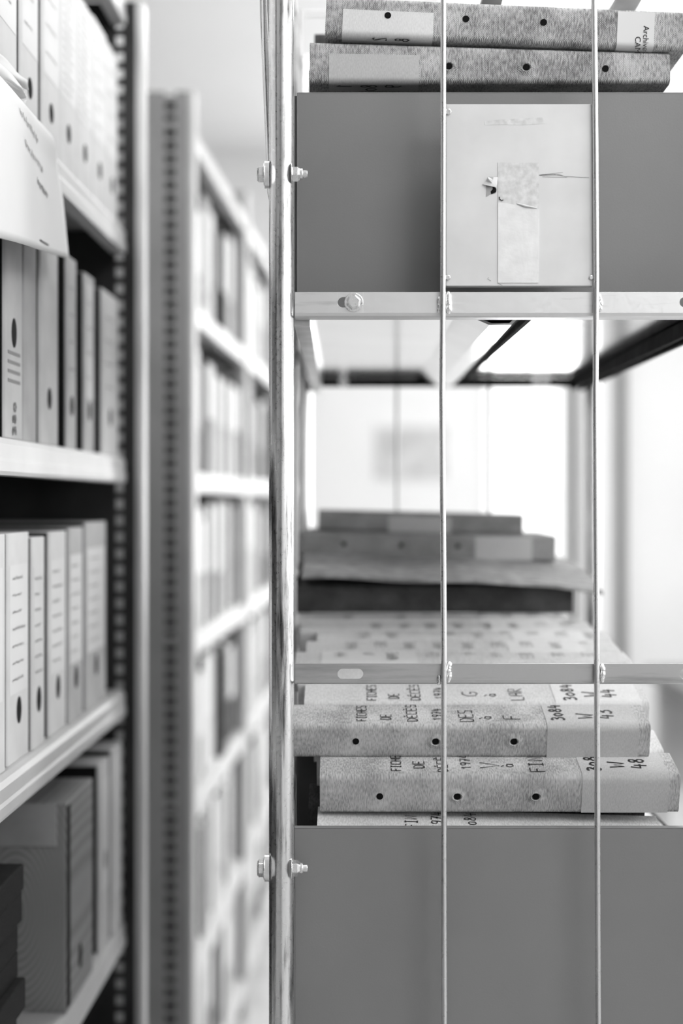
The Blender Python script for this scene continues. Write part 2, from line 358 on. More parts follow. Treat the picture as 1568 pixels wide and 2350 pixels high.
# ================================================================== SHELVING
def local(root):
    return Matrix.Translation(root.location) @ root.rotation_euler.to_matrix().to_4x4()
LIP = 0.040
def shelf_mesh(y0, y1, depth=.36):
    """steel shelf: deck with rolled front lip, cross-section in x,z (x=0 is the lip face)"""
    P = [(0, 0), (0.0015, .004), (0.0015, .014), (0, .018), (0, LIP - .008), (-.003, LIP - .002), (-.010, LIP), (-depth, LIP), (-depth, LIP - .003),
         (-.014, LIP - .003), (-.004, LIP - .009), (-.004, .004), (-.02, .004), (-.02, 0)]
    return MB().prism([(p, q) for p, q in P], y0, y1, 'y')
def upright(parent, y, mweb, front=.027, depth=.36, ztop=0.75, zbot=-H, hx=-.009, th=.004, pitch=.025, shade_sheet=False, hw_=.0062):
    mb = MB()
    a, b = hx - hw_, hx + hw_
    mb.box(-depth, a, y, y + th, zbot, ztop)                       # solid web behind the slots
    mb.box(b, front - .012, y, y + th, zbot, ztop)                 # solid web before the slots
    z = zbot
    while z < ztop:                                                # ladder between the slots
        mb.box(a, b, y, y + th, z, min(z + .0095, ztop)); z += pitch
    up = mb.build('upright', mweb, parent); mb = MB()
    # rolled front edge
    P = [(front - .012, y), (front - .004, y - .001), (front, y + .004), (front, y + .036), (front - .004, y + .040), (front - .012, y + .040),
         (front - .012, y + .037), (front - .006, y + .036), (front - .003, y + .034), (front - .003, y + .005), (front - .012, y + .003)]
    mb.prism(P, zbot, ztop, 'z')
    mb.build('front_post', M['rack'], up)
    if shade_sheet: MB().box(hx - .02, hx + .02, y + .030, y + .032, zbot, ztop).build('slot_shade', M['rack_dark'], up)  # dark sheet standing in for the shade behind the slots
    return up
def upper_name(i): return ['top', 'second', 'third', 'fourth', 'fifth', 'sixth', 'seventh'][i]

near = empty('shelving_unit', (-.3815, 0, H), (0, 0, -math.atan(84 / F)))
tag(near, 'grey steel shelving bay nearest the camera with perforated end upright', 'shelving')
NL = [.3696 + .345, .3696, .0244, -.327, -.674, -1.02]
for z in NL:
    o = shelf_mesh(-.4, 2.148).build('shelf', M['rack_light'], near); o.location.z = z
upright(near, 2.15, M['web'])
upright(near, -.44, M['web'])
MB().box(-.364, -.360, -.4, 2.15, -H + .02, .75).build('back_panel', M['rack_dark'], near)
FA = -math.atan(156 / F)
FX = -.412
bays = [(2.69, 3.53), (3.57, 4.41), (4.45, 5.29)]
FLv = [.673, .338, .012, -.303, -.62, -.94, -1.24]
far_roots = []
for bi, (a, b) in enumerate(bays):
    rt = empty('shelving_unit', (FX, 0, H), (0, 0, FA)); far_roots.append(rt)
    tag(rt, ['grey steel shelving bay past the cross aisle with perforated end panel facing the camera',
             'steel shelving bay seen through the gap, second bay past the cross aisle',
             'steel shelving bay farthest down the row, mostly hidden by the trolley post'][bi], 'shelving')
    upright(rt, a, M['rack_end'], ztop=.77, front=.006, hx=-.040, shade_sheet=True, hw_=.010)
    if bi == 2: upright(rt, b, M['rack'], ztop=.77, front=.006, hx=-.040, shade_sheet=True, hw_=.010)
    for z in FLv:
        o = shelf_mesh(a + .004, b + .036).build('shelf', M['rack_light'], rt); o.location.z = z
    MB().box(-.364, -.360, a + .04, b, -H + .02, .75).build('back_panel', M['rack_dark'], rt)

# ---------------------------------------------------------------- archive boxes on the shelves
def shelf_box(root, y0, y1, z, h, x_front, depth, m, label, cat='archive box', group=None, name='archive_box', hole=None, lab=None, lines=0, slot=False,
              lean=0.0, mlab=None, seed=0, big=None, fx=None):
    if root is near:
        f_ = (.3815 - (x_front if fx is None else fx)) / .3815; y0 = y0 * f_; y1 = min(y1 * f_, 2.146)
    T = local(root); base = T @ Vector((x_front, (y0 + y1) / 2, z))
    o = empty(name, base, (lean, 0, root.rotation_euler.z)); wd = (y1 - y0)
    tag(o, label, cat, group)
    mb = MB(); rr = .0025
    hw = wd / 2
    # front (spine) with soft corners, body behind, slightly taller lid fold
    P = [(0 - rr, -hw), (0, -hw + rr), (0, hw - rr), (-rr, hw), (-depth, hw), (-depth, -hw)]
    mb.prism(P, 0, h, 'z')
    mb.build('case', m, o, bevel=.0012)
    if not slot: MB().box(-depth * .98, -.003, -hw - .0008, -hw, .0005, h - .001).build('side_shade', M['black'], o)  # black sheet puts the gap's shade on the box side
    e = .0004
    if slot: MB().box(-.0005, e, -hw + .003, -hw + .022, .004, h - .004).build('closing_slot', M['hole'], o)
    if lab:
        z0, z1, i0, i1 = lab
        lb = MB().box(-.0002, e, -hw + wd * i0, hw - wd * i1, h * z0, h * z1).build('spine_label', mlab or M['spine_paper'], o)
        if lines:
            sm = MB(); fn = lambda u, v: (e + .0003, u, v); rnd = random.Random(seed)
            for k in range(lines):
                zz = h * z1 - (k + .8) * h * (z1 - z0) / (lines + .6); ww = wd * (1 - i0 - i1)
                scribble(sm, fn, -ww * .38, ww * rnd.uniform(.1, .38), zz, .0026, .0011, seed * 31 + k, dens=12)
            sm.build('lettering', M['faint'], lb)
    if hole:
        hz, rz = hole
        MB().prism(circ(.0105, 20, 0, hz, ry=rz), -.0002, e, 'x').build('finger_hole', M['hole'], o)
    if big:
        sm = MB(); fn = lambda u, v: (e + .0003, u, v)
        fn = lambda u, v: (e + .0003, -v, u)
        pen(sm, big, fn, .004, -.007, .013, .014, .0032); sm.build('number', M['ink'], o)
        for k in range(4): MB().box(-.0002, e, -hw + .012, hw - .012, .060 + k * .010, .0635 + k * .010).build('printed_bar', M['faint_bar'], o)
    return o
def yu(u, vp=868, c=1246): return c / (vp - u)          # distance along the row of a point seen at column u
zt = lambda k: NL[k] + LIP
ords = ['first', 'second', 'third', 'fourth', 'fifth', 'sixth', 'seventh', 'eighth', 'ninth']
# upper row: white boxes
rowA = [(1.22, 1.312), (1.316, 1.408), (1.412, 1.505), (1.520, 1.600), (1.618, 1.706), (1.708, 1.803), (1.806, 1.902), (1.905, 2.0), (2.002, 2.085)]
txtA = ['white archive box at the frame edge on the upper shelf, nearest the camera', 'white archive box second from the frame edge on the upper shelf',
        'white archive box behind the crumpled papers on the upper shelf', 'white archive box with round finger hole between two black gaps, upper shelf',
        'white archive box with round hole just past the wide black gap, upper shelf', 'white archive box with densely written spine label on the upper shelf',
        'white archive box with second half of the written label, upper shelf', 'white archive box with faint marks last but one before the upright, upper shelf',
        'white archive box touching the perforated upright on the upper shelf']
for i, (a, b) in enumerate(rowA):
    shelf_box(near, a, b, zt(1), .252 + (.004 if i % 2 else 0), -.010, .26, M['box_white'], txtA[i], group='white archive boxes on the upper near shelf',
              hole=(.052 + .0 * i, .012) if i != 2 else None, lab=(.36, .96, .06, .06), lines=[3, 3, 4, 4, 4, 14, 14, 6, 4][i], seed=i + 1)
# middle row: card coloured grey to stand in for the tray's shade, black gaps
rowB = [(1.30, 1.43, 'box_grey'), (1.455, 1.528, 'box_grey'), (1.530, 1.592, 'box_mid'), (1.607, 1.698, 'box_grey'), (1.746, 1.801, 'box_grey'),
        (1.850, 1.914, 'box_grey'), (1.968, 2.10, 'box_white')]
txtB = ['grey archive box cut by the frame edge on the middle shelf', 'grey archive box with teardrop hole and printed stripes on the middle shelf',
        'darker grey archive box under the hanging sheet on the middle shelf', 'wide grey archive box with round hole beside the broad black gap',
        'narrow grey archive box between two broad black gaps, nearer one', 'narrow grey archive box between two broad black gaps, farther one',
        'pale archive box last on the middle shelf against the perforated upright']
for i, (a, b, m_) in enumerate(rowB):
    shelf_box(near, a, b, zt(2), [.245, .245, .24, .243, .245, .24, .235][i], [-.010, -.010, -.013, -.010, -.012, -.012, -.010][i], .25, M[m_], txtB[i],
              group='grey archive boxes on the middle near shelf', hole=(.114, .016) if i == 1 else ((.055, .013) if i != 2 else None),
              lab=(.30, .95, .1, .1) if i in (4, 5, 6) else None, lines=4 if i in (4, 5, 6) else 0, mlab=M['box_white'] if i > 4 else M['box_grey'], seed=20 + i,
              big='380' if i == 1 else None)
# lower row: white and cream boxes
rowC = [(1.33, 1.458), (1.468, 1.556), (1.572, 1.630), (1.652, 1.742), (1.757, 1.842), (1.858, 1.996)]
txtC = ['white archive box cut by the frame edge on the lower shelf', 'white archive box with tall label and oval hole on the lower shelf',
        'thin worn archive box with ragged edge on the lower shelf', 'cream archive box with small number tab on the lower shelf, fourth from the edge',
        'cream archive box with hole near its middle on the lower shelf, fifth from the edge', 'wide archive box with scuffed lower half, last on the lower shelf']
for i, (a, b) in enumerate(rowC):
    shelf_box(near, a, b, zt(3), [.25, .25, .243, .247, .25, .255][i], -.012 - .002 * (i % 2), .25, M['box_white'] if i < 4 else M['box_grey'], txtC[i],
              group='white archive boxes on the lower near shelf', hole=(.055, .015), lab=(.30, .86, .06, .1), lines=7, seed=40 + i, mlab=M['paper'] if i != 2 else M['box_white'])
# black fillers added to stand for the shade in gaps between boxes
def gap_shade(a, b, z, h, fx, label):
    o = shelf_box(near, a, b, z, h, fx - .012, .24, M['black'], label, cat='gap_shade', group='black gap shade between the near boxes', name='gap_shade', fx=fx)
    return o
for a, b, lab in ((1.5065, 1.5185, 'narrow black filler for the gap shade left of the thin white box, upper shelf'), (1.602, 1.6165, 'tall black filler for the gap shade right of the thin white box, upper shelf')): gap_shade(a, b, zt(1), .249, -.010, lab)
for a, b, lab in ((1.433, 1.453, 'black filler for the gap shade at the frame edge on the middle shelf'), (1.594, 1.6035, 'thin black filler for the gap shade beside the darker grey box'), (1.701, 1.744, 'broad black filler for gap shade past the wide grey box with round hole'),
                  (1.804, 1.848, 'black filler for the gap shade between the two narrow grey boxes'), (1.917, 1.966, 'broad black filler for gap shade before the last pale box on the middle shelf')): gap_shade(a, b, zt(2), .236, -.011, lab)
for a, b, lab in ((1.4588, 1.4672, 'thin black filler for the gap shade at the frame edge on the lower shelf'), (1.558, 1.5705, 'black filler for gap shade just before the thin worn box on the lower shelf'), (1.632, 1.650, 'black filler for gap shade just past the thin worn box on the lower shelf'),
                  (1.744, 1.7555, 'black filler for gap shade between the two cream boxes on the lower shelf'), (1.844, 1.8565, 'black filler for gap shade before the wide scuffed box on the lower shelf')): gap_shade(a, b, zt(3), .238, -.013, lab)
# bottom row: large box seen from its side, pale boxes behind
o = shelf_box(near, 1.742, 1.905, zt(4), .258, -.003, .24, M['banded'], 'large banded card box showing its broad side on the lowest visible shelf', hole=(.045, .016), slot=True)
MB().box(-.236, -.012, -.0845, -.0818, .205, .2585).build('lid_flap', M['box_mid'], o, bevel=.001)
for ch in o.children:
    if ch.name.startswith('case'): pass
shelf_box(near, 1.945, 2.035, zt(4), .262, -.008, .24, M['box_white'], 'pale box with stained spine beside the large banded box', hole=(.12, .014), lab=(.3, .9, .1, .1), lines=0, seed=61)
shelf_box(near, 2.040, 2.13, zt(4), .270, -.004, .24, M['box_white'], 'pale box touching the upright on the lowest visible shelf', lab=(.2, .95, .1, .1), lines=0, seed=62)
# dark pile of ledgers in the shade at the lower left
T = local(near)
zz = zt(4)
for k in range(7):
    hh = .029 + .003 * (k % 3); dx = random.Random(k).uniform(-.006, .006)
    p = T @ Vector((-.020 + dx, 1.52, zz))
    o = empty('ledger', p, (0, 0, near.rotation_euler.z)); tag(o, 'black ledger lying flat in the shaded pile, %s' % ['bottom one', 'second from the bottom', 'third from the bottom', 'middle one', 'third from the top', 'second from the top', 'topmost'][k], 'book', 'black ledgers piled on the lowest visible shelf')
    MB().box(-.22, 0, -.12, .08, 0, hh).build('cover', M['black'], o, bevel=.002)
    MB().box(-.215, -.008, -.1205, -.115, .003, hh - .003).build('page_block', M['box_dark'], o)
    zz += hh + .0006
# far rows
kinds = [('box_white', 'white'), ('box_grey', 'grey'), ('box_mid', 'dark grey'), ('box_white', 'white'), ('box_dark', 'black')]
NB = [9, 8, 8]
rn = random.Random(11)
lvl = ['top', 'second', 'third', 'fourth', 'fifth', 'sixth']
for bi, (a, b) in enumerate(bays):
    for li in range(1, 7):
        y = a + .045; k = 0
        while y < b - .04:
            wd = rn.choice([.052, .07, .085, .098, .10]); y1 = min(y + wd, b - .004)
            if y1 - y < .03: break
            kk = rn.choice([0, 0, 1, 2, 3, 1, 2, 4]); m_, cn = kinds[kk]
            hh = rn.uniform(.215, .262); wl = rn.random()
            lab = (rn.uniform(.38, .55), .97, .04, .04) if wl < .62 else None
            shelf_box(far_roots[bi], y, y1, FLv[li] + LIP, hh, -.008 - rn.uniform(0, .02), .24, M[m_],
                      '%s archive box%s, %s from near post, %s row down, %s far bay' % (cn, ' with label' if lab else '', (ords + ['tenth', 'eleventh', 'twelfth', 'thirteenth', 'fourteenth', 'fifteenth'])[k], lvl[li - 1], ['first', 'second', 'third'][bi]),
                      group='blurred archive boxes in the far shelving', lab=lab, hole=None if lab or wl > .85 else (.05, .014))
            k += 1
            y = y1 + rn.choice([.002, .004, .014, .03, .045])

# ---------------------------------------------------------------- loose papers at the near shelf
def paper_pt(s, t, off=0.0, sh=0.0):
    """sheet lying on the shelf deck, bending over its lip and hanging down; s along the row 0..1, t down the sheet 0..1"""
    z_top = zt(1) + .0025
    flat = .035
    L_ = flat + .165
    d = t * L_
    y = 1.30 + .325 * s
    r0 = .016
    cut = max(0, s - .86) / .14                    # rounded drooping corner
    if d < flat: x, z = -.030 + d + .0, z_top
    else:
        q = d - flat; arc = r0 * math.pi / 2
        if q < arc: a = q / r0; x = .005 + r0 * math.sin(a); z = z_top - r0 * (1 - math.cos(a))
        else: x = .005 + r0 + (q - arc) * .02; z = z_top - r0 - (q - arc)
    hang = max(0, d - flat)
    y += hang * .30 * s - .05 * cut * cut * max(0, 1 - t * 1.6)
    z += hang * .16 * s - .10 * hang * (1 - s)
    x += .006 * math.sin(s * 4 + 1) * min(1, hang / .05) + sh
    return T @ Vector((x + off, y, z))
def sheet(name, sh, label, smax=1.0, cat='paper'):
    rows = [[paper_pt(s / 24 * smax, t / 24, 0, sh) for s in range(25)] for t in range(25)]
    return tag(MB().strip(rows).build(name, M['paper'], smooth=True, solid=.0003), label, cat)
ps = sheet('note_sheet', .0, 'white handwritten sheet hanging over the edge of the upper shelf')
sm = MB(); fnp = lambda u, v: tuple(paper_pt(u, v, .0008))
for (s0, s1, t0, sl, sd) in ((.36, .64, .34, .05, 3), (.40, .70, .48, .05, 5), (.58, .76, .62, .04, 8)):
    n = 46; rnd = random.Random(sd); pts = []
    for i in range(n):
        if rnd.random() < .12 and len(pts) > 2: ribbon(sm, pts, fnp, .0050); pts = []
        pts.append((s0 + (s1 - s0) * i / n, t0 + sl * i / n + .030 * (rnd.uniform(.2, 1) if i % 2 else -rnd.uniform(0, .6))))
    ribbon(sm, pts, fnp, .0050)
lt = sm.build('lettering', M['faint'], ps)
sm = MB()
ribbon(sm, [(.56, .945), (.62, .95), (.70, .955)], fnp, .010); sm.build('printed_line', M['faint'], ps)
# crumpled bundle
cb = empty('paper_bundle', (0, 0, 0)); tag(cb, 'crumpled bundle of folded papers poking out between white boxes', 'papers')
def lump(name, m, top, bot, ymid, bulge, ph):
    rows = []
    for i in range(17):
        s_ = i / 16; row = []
        zu = H + (1145 - top(s_)) / F * 1.44; zl = H + (1145 - bot(s_)) / F * 1.44
        for j in range(11):
            t = j / 10
            x = -.372 + .046 * s_ + .004 * math.sin(5 * t + ph) * (1 - s_)
            y = ymid + .030 * s_ - bulge * math.sin(math.pi * t) * (1 - .6 * s_) + .003 * math.sin(9 * s_ + 4 * t + ph)
            row.append((x, y, zu + (zl - zu) * t + .0015 * math.sin(11 * s_ + ph)))
        rows.append(row)
    MB().strip(rows).build(name, m, cb, smooth=True, solid=.0006)
for k in range(4):
    lump('folded_sheet', M['paper'] if k != 1 else M['box_white'], lambda s_, k=k: 96 + 92 * s_ ** 1.2 + 5 * k, lambda s_, k=k: 176 + 20 * s_ + 5.0 * k, 1.432 + .0035 * k, .020 - .003 * k, k * 1.1)
lump('folded_sheet', M['box_white'], lambda s_: 190 + 14 * s_, lambda s_: 236 - 6 * s_, 1.446, .008, .6)
lump('folded_sheet', M['paper'], lambda s_: 72 + 90 * s_, lambda s_: 120 + 60 * s_, 1.452, .012, 2.2)

# ================================================================== THE TROLLEY
YP = 1.38                                   # plane of the front frame
def px(u, Y): return (u - 784) / F * Y
def pz(v, Y): return H - (v - 1145) / F * Y
XPL, XPR, YB = px(646, YP), .385, 2.26
tr = empty('wire_trolley', (XPL, YP, 0)); tag(tr, 'tall galvanised wire trolley with two grey trays loaded with cloth binders', 'trolley')
TO = Vector((XPL, YP, 0))
tr.location = TO
def tpart(mb, name, m, parent=None, **k):
    """mesh given in room coordinates, parented to the trolley"""
    mb.v = [(a - TO.x, b - TO.y, c - TO.z) for a, b, c in mb.v]
    return mb.build(name, m, parent or tr, **k)
rp = px(674.5, YP) - px(646, YP)
def seam_tube(mb, x, y, z0, z1, r, n=40):
    """tube with a shallow drawn groove down its face, like the telescoped posts of a roll cage"""
    prof = []
    for k in range(n):
        a = 2 * math.pi * k / n; rr = r * (1 - .07 * math.exp(-((a - math.radians(262)) / .10) ** 2) - .05 * math.exp(-((a - math.radians(236)) / .08) ** 2))
        prof.append((x + rr * math.cos(a), y + rr * math.sin(a)))
    return mb.prism(prof, z0, z1, 'z')
tpart(seam_tube(MB(), XPL, YP, .16, 2.0, rp), 'front_post', M['post'], smooth=True)
tpart(seam_tube(MB(), XPR + .014, YP, .16, 2.0, rp), 'front_post', M['post'], smooth=True)
tpart(seam_tube(MB(), XPL, YB, .16, 2.0, rp), 'rear_post', M['post'], smooth=True)
tpart(seam_tube(MB(), XPR + .014, YB, .16, 2.0, rp), 'rear_post', M['post'], smooth=True)
# bent side frame tube beside the front post
tpart(MB().tube([(px(605, 1.40), 1.40, pz(-330, 1.4)), (px(611, 1.40), 1.40, pz(100, 1.4)), (px(623, 1.40), 1.40, pz(440, 1.4)), (px(640, 1.40), 1.40, pz(520, 1.4))], .0042, 14), 'side_frame_tube', M['wire'], smooth=True)
tpart(MB().tube([(px(594, 1.41), 1.41, pz(-330, 1.41)), (px(600, 1.41), 1.41, pz(40, 1.41)), (px(618, 1.41), 1.41, pz(430, 1.41))], .0016, 10), 'side_wire', M['wire'], smooth=True)
tpart(MB().tube([(px(614, 1.39), 1.39, pz(-330, 1.39)), (px(617, 1.39), 1.39, pz(20, 1.39)), (px(622, 1.39), 1.39, pz(120, 1.39)), (px(630, 1.39), 1.39, pz(300, 1.39))], .0026, 10), 'side_wire', M['wire'], smooth=True)
# side mesh: depth-wise rods and a few uprights
for X in (XPL - .002,):
    for z in (pz(1980, YP), H - .10, H + .19, H + .62):
        tpart(MB().tube([(X, YP + .01, z), (X, YB - .01, z)], .0032, 10), 'side_rod', M['wire_dull'], smooth=True)
    for y in (1.60, 1.82, 2.04):
        tpart(MB().tube([(X, y, .2), (X, y, 2.0)], .0027, 10), 'side_wire', M['wire_dull'], smooth=True)
# front wires, gently bowed
WY = YP - .0135
w1 = [(1018, -700), (1018, 0), (1017.5, 350), (1017, 680), (1015, 900), (1017, 1200), (1019, 1500), (1019, 1900), (1020.5, 2350), (1021, 3000)]
w2 = [(1363, -700), (1364, 0), (1367.5, 350), (1369, 640), (1367, 900), (1369, 1300), (1370, 1520), (1371.5, 1900), (1374, 2350), (1375, 3000)]
for pts in (w1, w2):
    Pw = []
    for i in range(len(pts) - 1):
        for k in range(4):
            f_ = k / 4; Pw.append((px(pts[i][0] * (1 - f_) + pts[i + 1][0] * f_, WY), WY, pz(pts[i][1] * (1 - f_) + pts[i + 1][1] * f_, WY)))
    tpart(MB().tube(Pw, .0028, 14), 'front_wire', M['wire'], smooth=True)
# rails: folded channel, face with slots
def rail(v0, v1, lower, m, mslot, bolts):
    z1, z0 = pz(v0, YP - .004), pz(v1, YP - .004); y = YP - .009
    x0, x1 = px(677, YP - .009), XPR
    slots = [(px(775, y), px(834, y)), (px(1560, y), px(1560, y) + .025)]
    zs0, zs1 = (z0 + z1) / 2 - .0048 + lower, (z0 + z1) / 2 + .0052 + lower
    mb = MB(); a = x0; th = .0022
    for (s0, s1) in slots:
        mb.box(a, s0, y, y + th, z0 + .004, z1); mb.box(s0, s1, y, y + th, zs1, z1); mb.box(s0, s1, y, y + th, z0 + .004, zs0)
        for (cx, sg) in ((s0, 1), (s1, -1)):      # rounded slot ends
            r_ = (zs1 - zs0) / 2; zc = (zs0 + zs1) / 2
            for up in (1, -1):
                P = [(cx, zc + up * r_)] + [(cx + sg * r_ - sg * r_ * math.cos(t_ * math.pi / 12), zc + up * r_ * math.sin(t_ * math.pi / 12)) for t_ in range(0, 7)]
                mb.prism(P if up * sg > 0 else P[::-1], y, y + th, 'y')
        a = s1
    mb.box(a, x1, y, y + th, z0 + .004, z1)
    rb = .004                                       # rolled lower edge and return flange
    P = [(y, z0 + rb), (y + .0012, z0 + .0012), (y + rb, z0), (y + .022, z0), (y + .022, z0 + .0022), (y + rb + .0006, z0 + .0022), (y + th, z0 + rb)]
    mb.prism(P, x0, x1, 'x')
    r_ = tpart(mb, 'cross_rail', m, bevel=.0003)
    return z0, z1, y
zA = rail(672, 729, .002, M['rail'], None, True)
zB = rail(1522, 1569, .0, M['rail_dull'], None, False)
def hexbolt(loc, axis, r, L_, parent_name='bolt', nut=False):
    """hex head with washer and domed chamfer; axis 'x+' / 'x-' / 'y-' outward"""
    mb = MB(); prof = hexprof(r, R(17))
    segs = [(0, .0012, circ(r * 1.28, 24)), (.0012, .0012 + L_ * .82, prof), (.0012 + L_ * .82, .0012 + L_, [(p * .86, q * .86) for p, q in prof])]
    if nut: segs += [(.0012 + L_, .0012 + L_ + .003, circ(r * .70, 20)), (.004 + L_, .0088 + L_, circ(r * .46, 16))]
    for (a, b, P) in segs:
        s_ = MB().prism(P, a, b, 'x')
        for q in range(len(s_.v)):
            x, y, z = s_.v[q]
            if axis == 'x+': pp = (x, y, z)
            elif axis == 'x-': pp = (-x, y, z)
            else: pp = (y, -x, z)
            s_.v[q] = tuple(Vector(pp) + Vector(loc))
        b0 = len(mb.v); mb.v += s_.v; mb.f += [tuple(b0 + i for i in f) for f in s_.f]
    return tpart(mb, parent_name, M['bolt'], bevel=.0005)
for v in (402, 1990):
    z = pz(v, YP)
    lug = MB().prism([(YP - .010 + p, z + q) for p, q in circ(.0085, 20, .008, 0, ry=.0135)], px(608, YP), px(619, YP), 'x')
    tpart(lug, 'side_lug', M['wire'], smooth=True)
    hexbolt((px(609, YP), YP - .004, z), 'x-', .0086, .0062)
    hexbolt((px(669, YP), YP - .004, z), 'x+', .0080, .0070, 'nut', nut=True)
hexbolt((px(812, 1.37), zA[2], (zA[0] + zA[1]) / 2 + .002), 'y-', .0072, .0045)
# weld beads where wires cross the rails
for (u, v, sx, sz) in ((1029, 694, 5, 22), (1378, 694, 4, 20), (1030, 1543, 5, 24), (1383, 1545, 5, 20), (1008, 700, 3, 18), (1008, 1562, 3, 8)):
    mb = MB(); rr_ = random.Random(u); Y = YP - .0105
    for k in range(6):
        c = Vector((px(u + rr_.uniform(-1.5, 1.5), Y), Y, pz(v + (k - 2.5) * sz * .26, Y))); r_ = sx * .00050 * rr_.uniform(.8, 1.3)
        P = [(c.x, c.y, c.z - r_ * 1.6), (c.x, c.y, c.z - r_), (c.x, c.y, c.z), (c.x, c.y, c.z + r_), (c.x, c.y, c.z + r_ * 1.6)]
        mb.tube(P, [r_ * .4, r_ * .9, r_ * 1.1, r_ * .9, r_ * .4], 10)
    tpart(mb, 'weld_bead', M['weld'], smooth=True)
# trays --------------------------------------------------------------
TY = 1.412
zt_top, zt_bot = pz(213, TY), H + .190
xl, xr = px(684, TY), XPR - .004
def hem(mb, x0, x1, y, z):
    mb.box(x0, x1, y, y + .008, z - .001, z + .0005)
mb = MB(); mb.box(xl, xr, TY, TY + .0014, zt_bot, zt_top); hem(mb, xl, xr, TY, zt_top)
tpart(mb, 'tray_front', M['tray'], bevel=.0004)
tpart(MB().box(xl - .0035, xl - .001, TY + .004, TY + .03, zt_bot, zt_top - .002), 'tray_flange', M['tray'])
tpart(MB().box(xl - .001, xl + .0006, TY - .0006, YB - .03, zt_bot, zt_top), 'tray_side', M['tray'])
tpart(MB().box(xr - .001, xr + .0006, TY, YB - .03, zt_bot, zt_top), 'tray_side', M['tray'])
tpart(MB().box(xl, xr, YB - .032, YB - .030, zt_bot, zt_top), 'tray_back', M['tray'])
tpart(MB().box(xl, xr, TY + .0014, YB - .032, zt_bot, zt_bot + .0015), 'tray_floor', M['under'])
LY = 1.392
zl_top, zl_bot = pz(1900, LY), H - .66
mb = MB(); mb.box(px(676, LY), xr, LY, LY + .0014, zl_bot, zl_top); hem(mb, px(676, LY), xr, LY, zl_top)
tpart(mb, 'tray_front', M['tray'], bevel=.0004)
zlf = H - .385
tpart(MB().box(px(676, LY), xr, LY + .0014, YB - .03, zlf - .0015, zlf), 'tray_floor', M['mid_steel'])
tpart(MB().box(px(676, LY) - .0008, px(676, LY) + .0006, LY, YB - .03, zl_bot, zlf + .004), 'tray_side', M['tray'])
tpart(MB().box(xr - .001, xr + .0006, LY, YB - .03, zl_bot, zlf + .004), 'tray_side', M['tray'])
tpart(MB().box(px(676, LY), xr, YB - .032, YB - .03, zl_bot, zlf + .004), 'tray_back', M['tray'])
# stiffener under the upper tray and dark runners
zr = H + .190
P = [(.118, zr), (.150, zr - .014), (.172, zr - .014), (.186, zr), (.183, zr), (.170, zr - .012), (.152, zr - .012), (.122, zr)]
tpart(MB().prism(P, TY + .03, YB - .02, 'y'), 'stiffener', M['under'])
tpart(MB().box(.1905, .196, TY + .03, YB - .02, zr - .006, zr - .0005), 'stiffener_flange', M['dark_steel'])
tpart(MB().prism([(.362, zr - .001), (.362, zr - .018), (.368, zr - .018), (.368, zr - .008), (.378, zr - .008), (.378, zr - .018), (.384, zr - .018), (.384, zr - .001)], YP + .01, YB, 'y'), 'runner', M['dark_steel'], bevel=.001)
tpart(MB().box(xl - .003, xl + .012, YP + .02, YB, zr - .020, zr - .001), 'runner', M['mid_steel'])
tpart(MB().box(px(712, YB), px(1322, YB), YB - .034, YB - .026, H + .1755, H + .1895), 'rear_rail', M['dark_steel'], bevel=.001)
tpart(MB().box(px(712, YB), px(1322, YB), YB - .004, YB + .004, H - .40, H - .372), 'rear_rail', M['dark_steel'], bevel=.001)
for (u, v) in ((788, 881), (1224, 881), (1245, 881)):
    hexbolt((px(u, YB), YB - .035, pz(v, YB)), 'y-', .0055, .004)
for X in (.0885, .236):
    tpart(MB().tube([(X, YB + .006, .2), (X, YB + .006, 2.0)], .0026, 10), 'rear_wire', M['wire_dull'], smooth=True)
tpart(MB().tube([(XPL, YB, H + .77), (XPR, YB, H + .77)], .003, 10), 'rear_rod', M['wire'], smooth=True)
# upper cross straps above the pile
for X0, X1 in ((.150, .172), (.294, .320)):
    tpart(MB().box(X0, X1, 1.50, YB, H + .532, H + .538), 'top_strap', M['mid_steel'])
tpart(MB().box(XPL, XPR, YB - .004, YB + .004, H + .524, H + .54), 'top_rail', M['mid_steel'])
# casters and base so the trolley stands on the floor
tpart(MB().box(XPL - .012, XPR + .026, YP - .012, YB + .012, .14, .165), 'base_frame', M['rail'], bevel=.003)
for X in (XPL + .04, XPR - .03):
    for y in (YP + .06, YB - .06):
        cst = tpart(MB().box(X - .022, X + .022, y - .02, y + .02, .06, .14), 'caster_fork', M['mid_steel'])
        mb = MB().prism([(y + p, .062 + q) for p, q in circ(.06, 28)], X - .015, X + .015, 'x')
        mb.v = [(a - TO.x, b - TO.y, c - TO.z) for a, b, c in mb.v]; mb.build('wheel', M['dark_steel'], cst, smooth=True)

# plate between the two wires ---------------------------------------
PY = YP - .0118
X0, X1 = px(1024, PY), px(1364, PY); Z1, Z0 = pz(239, PY), pz(656, PY)
plo = Vector(((X0 + X1) / 2, PY, Z0))
plate = empty('sign_plate', plo); plate.parent = None
tag(plate, 'pale metal sign plate with torn tape fixed between two trolley wires', 'plate')
def pp(mb, name, m, parent=None, **k):
    mb.v = [(a - plo.x, b - plo.y, c - plo.z) for a, b, c in mb.v]; return mb.build(name, m, parent or plate, **k)
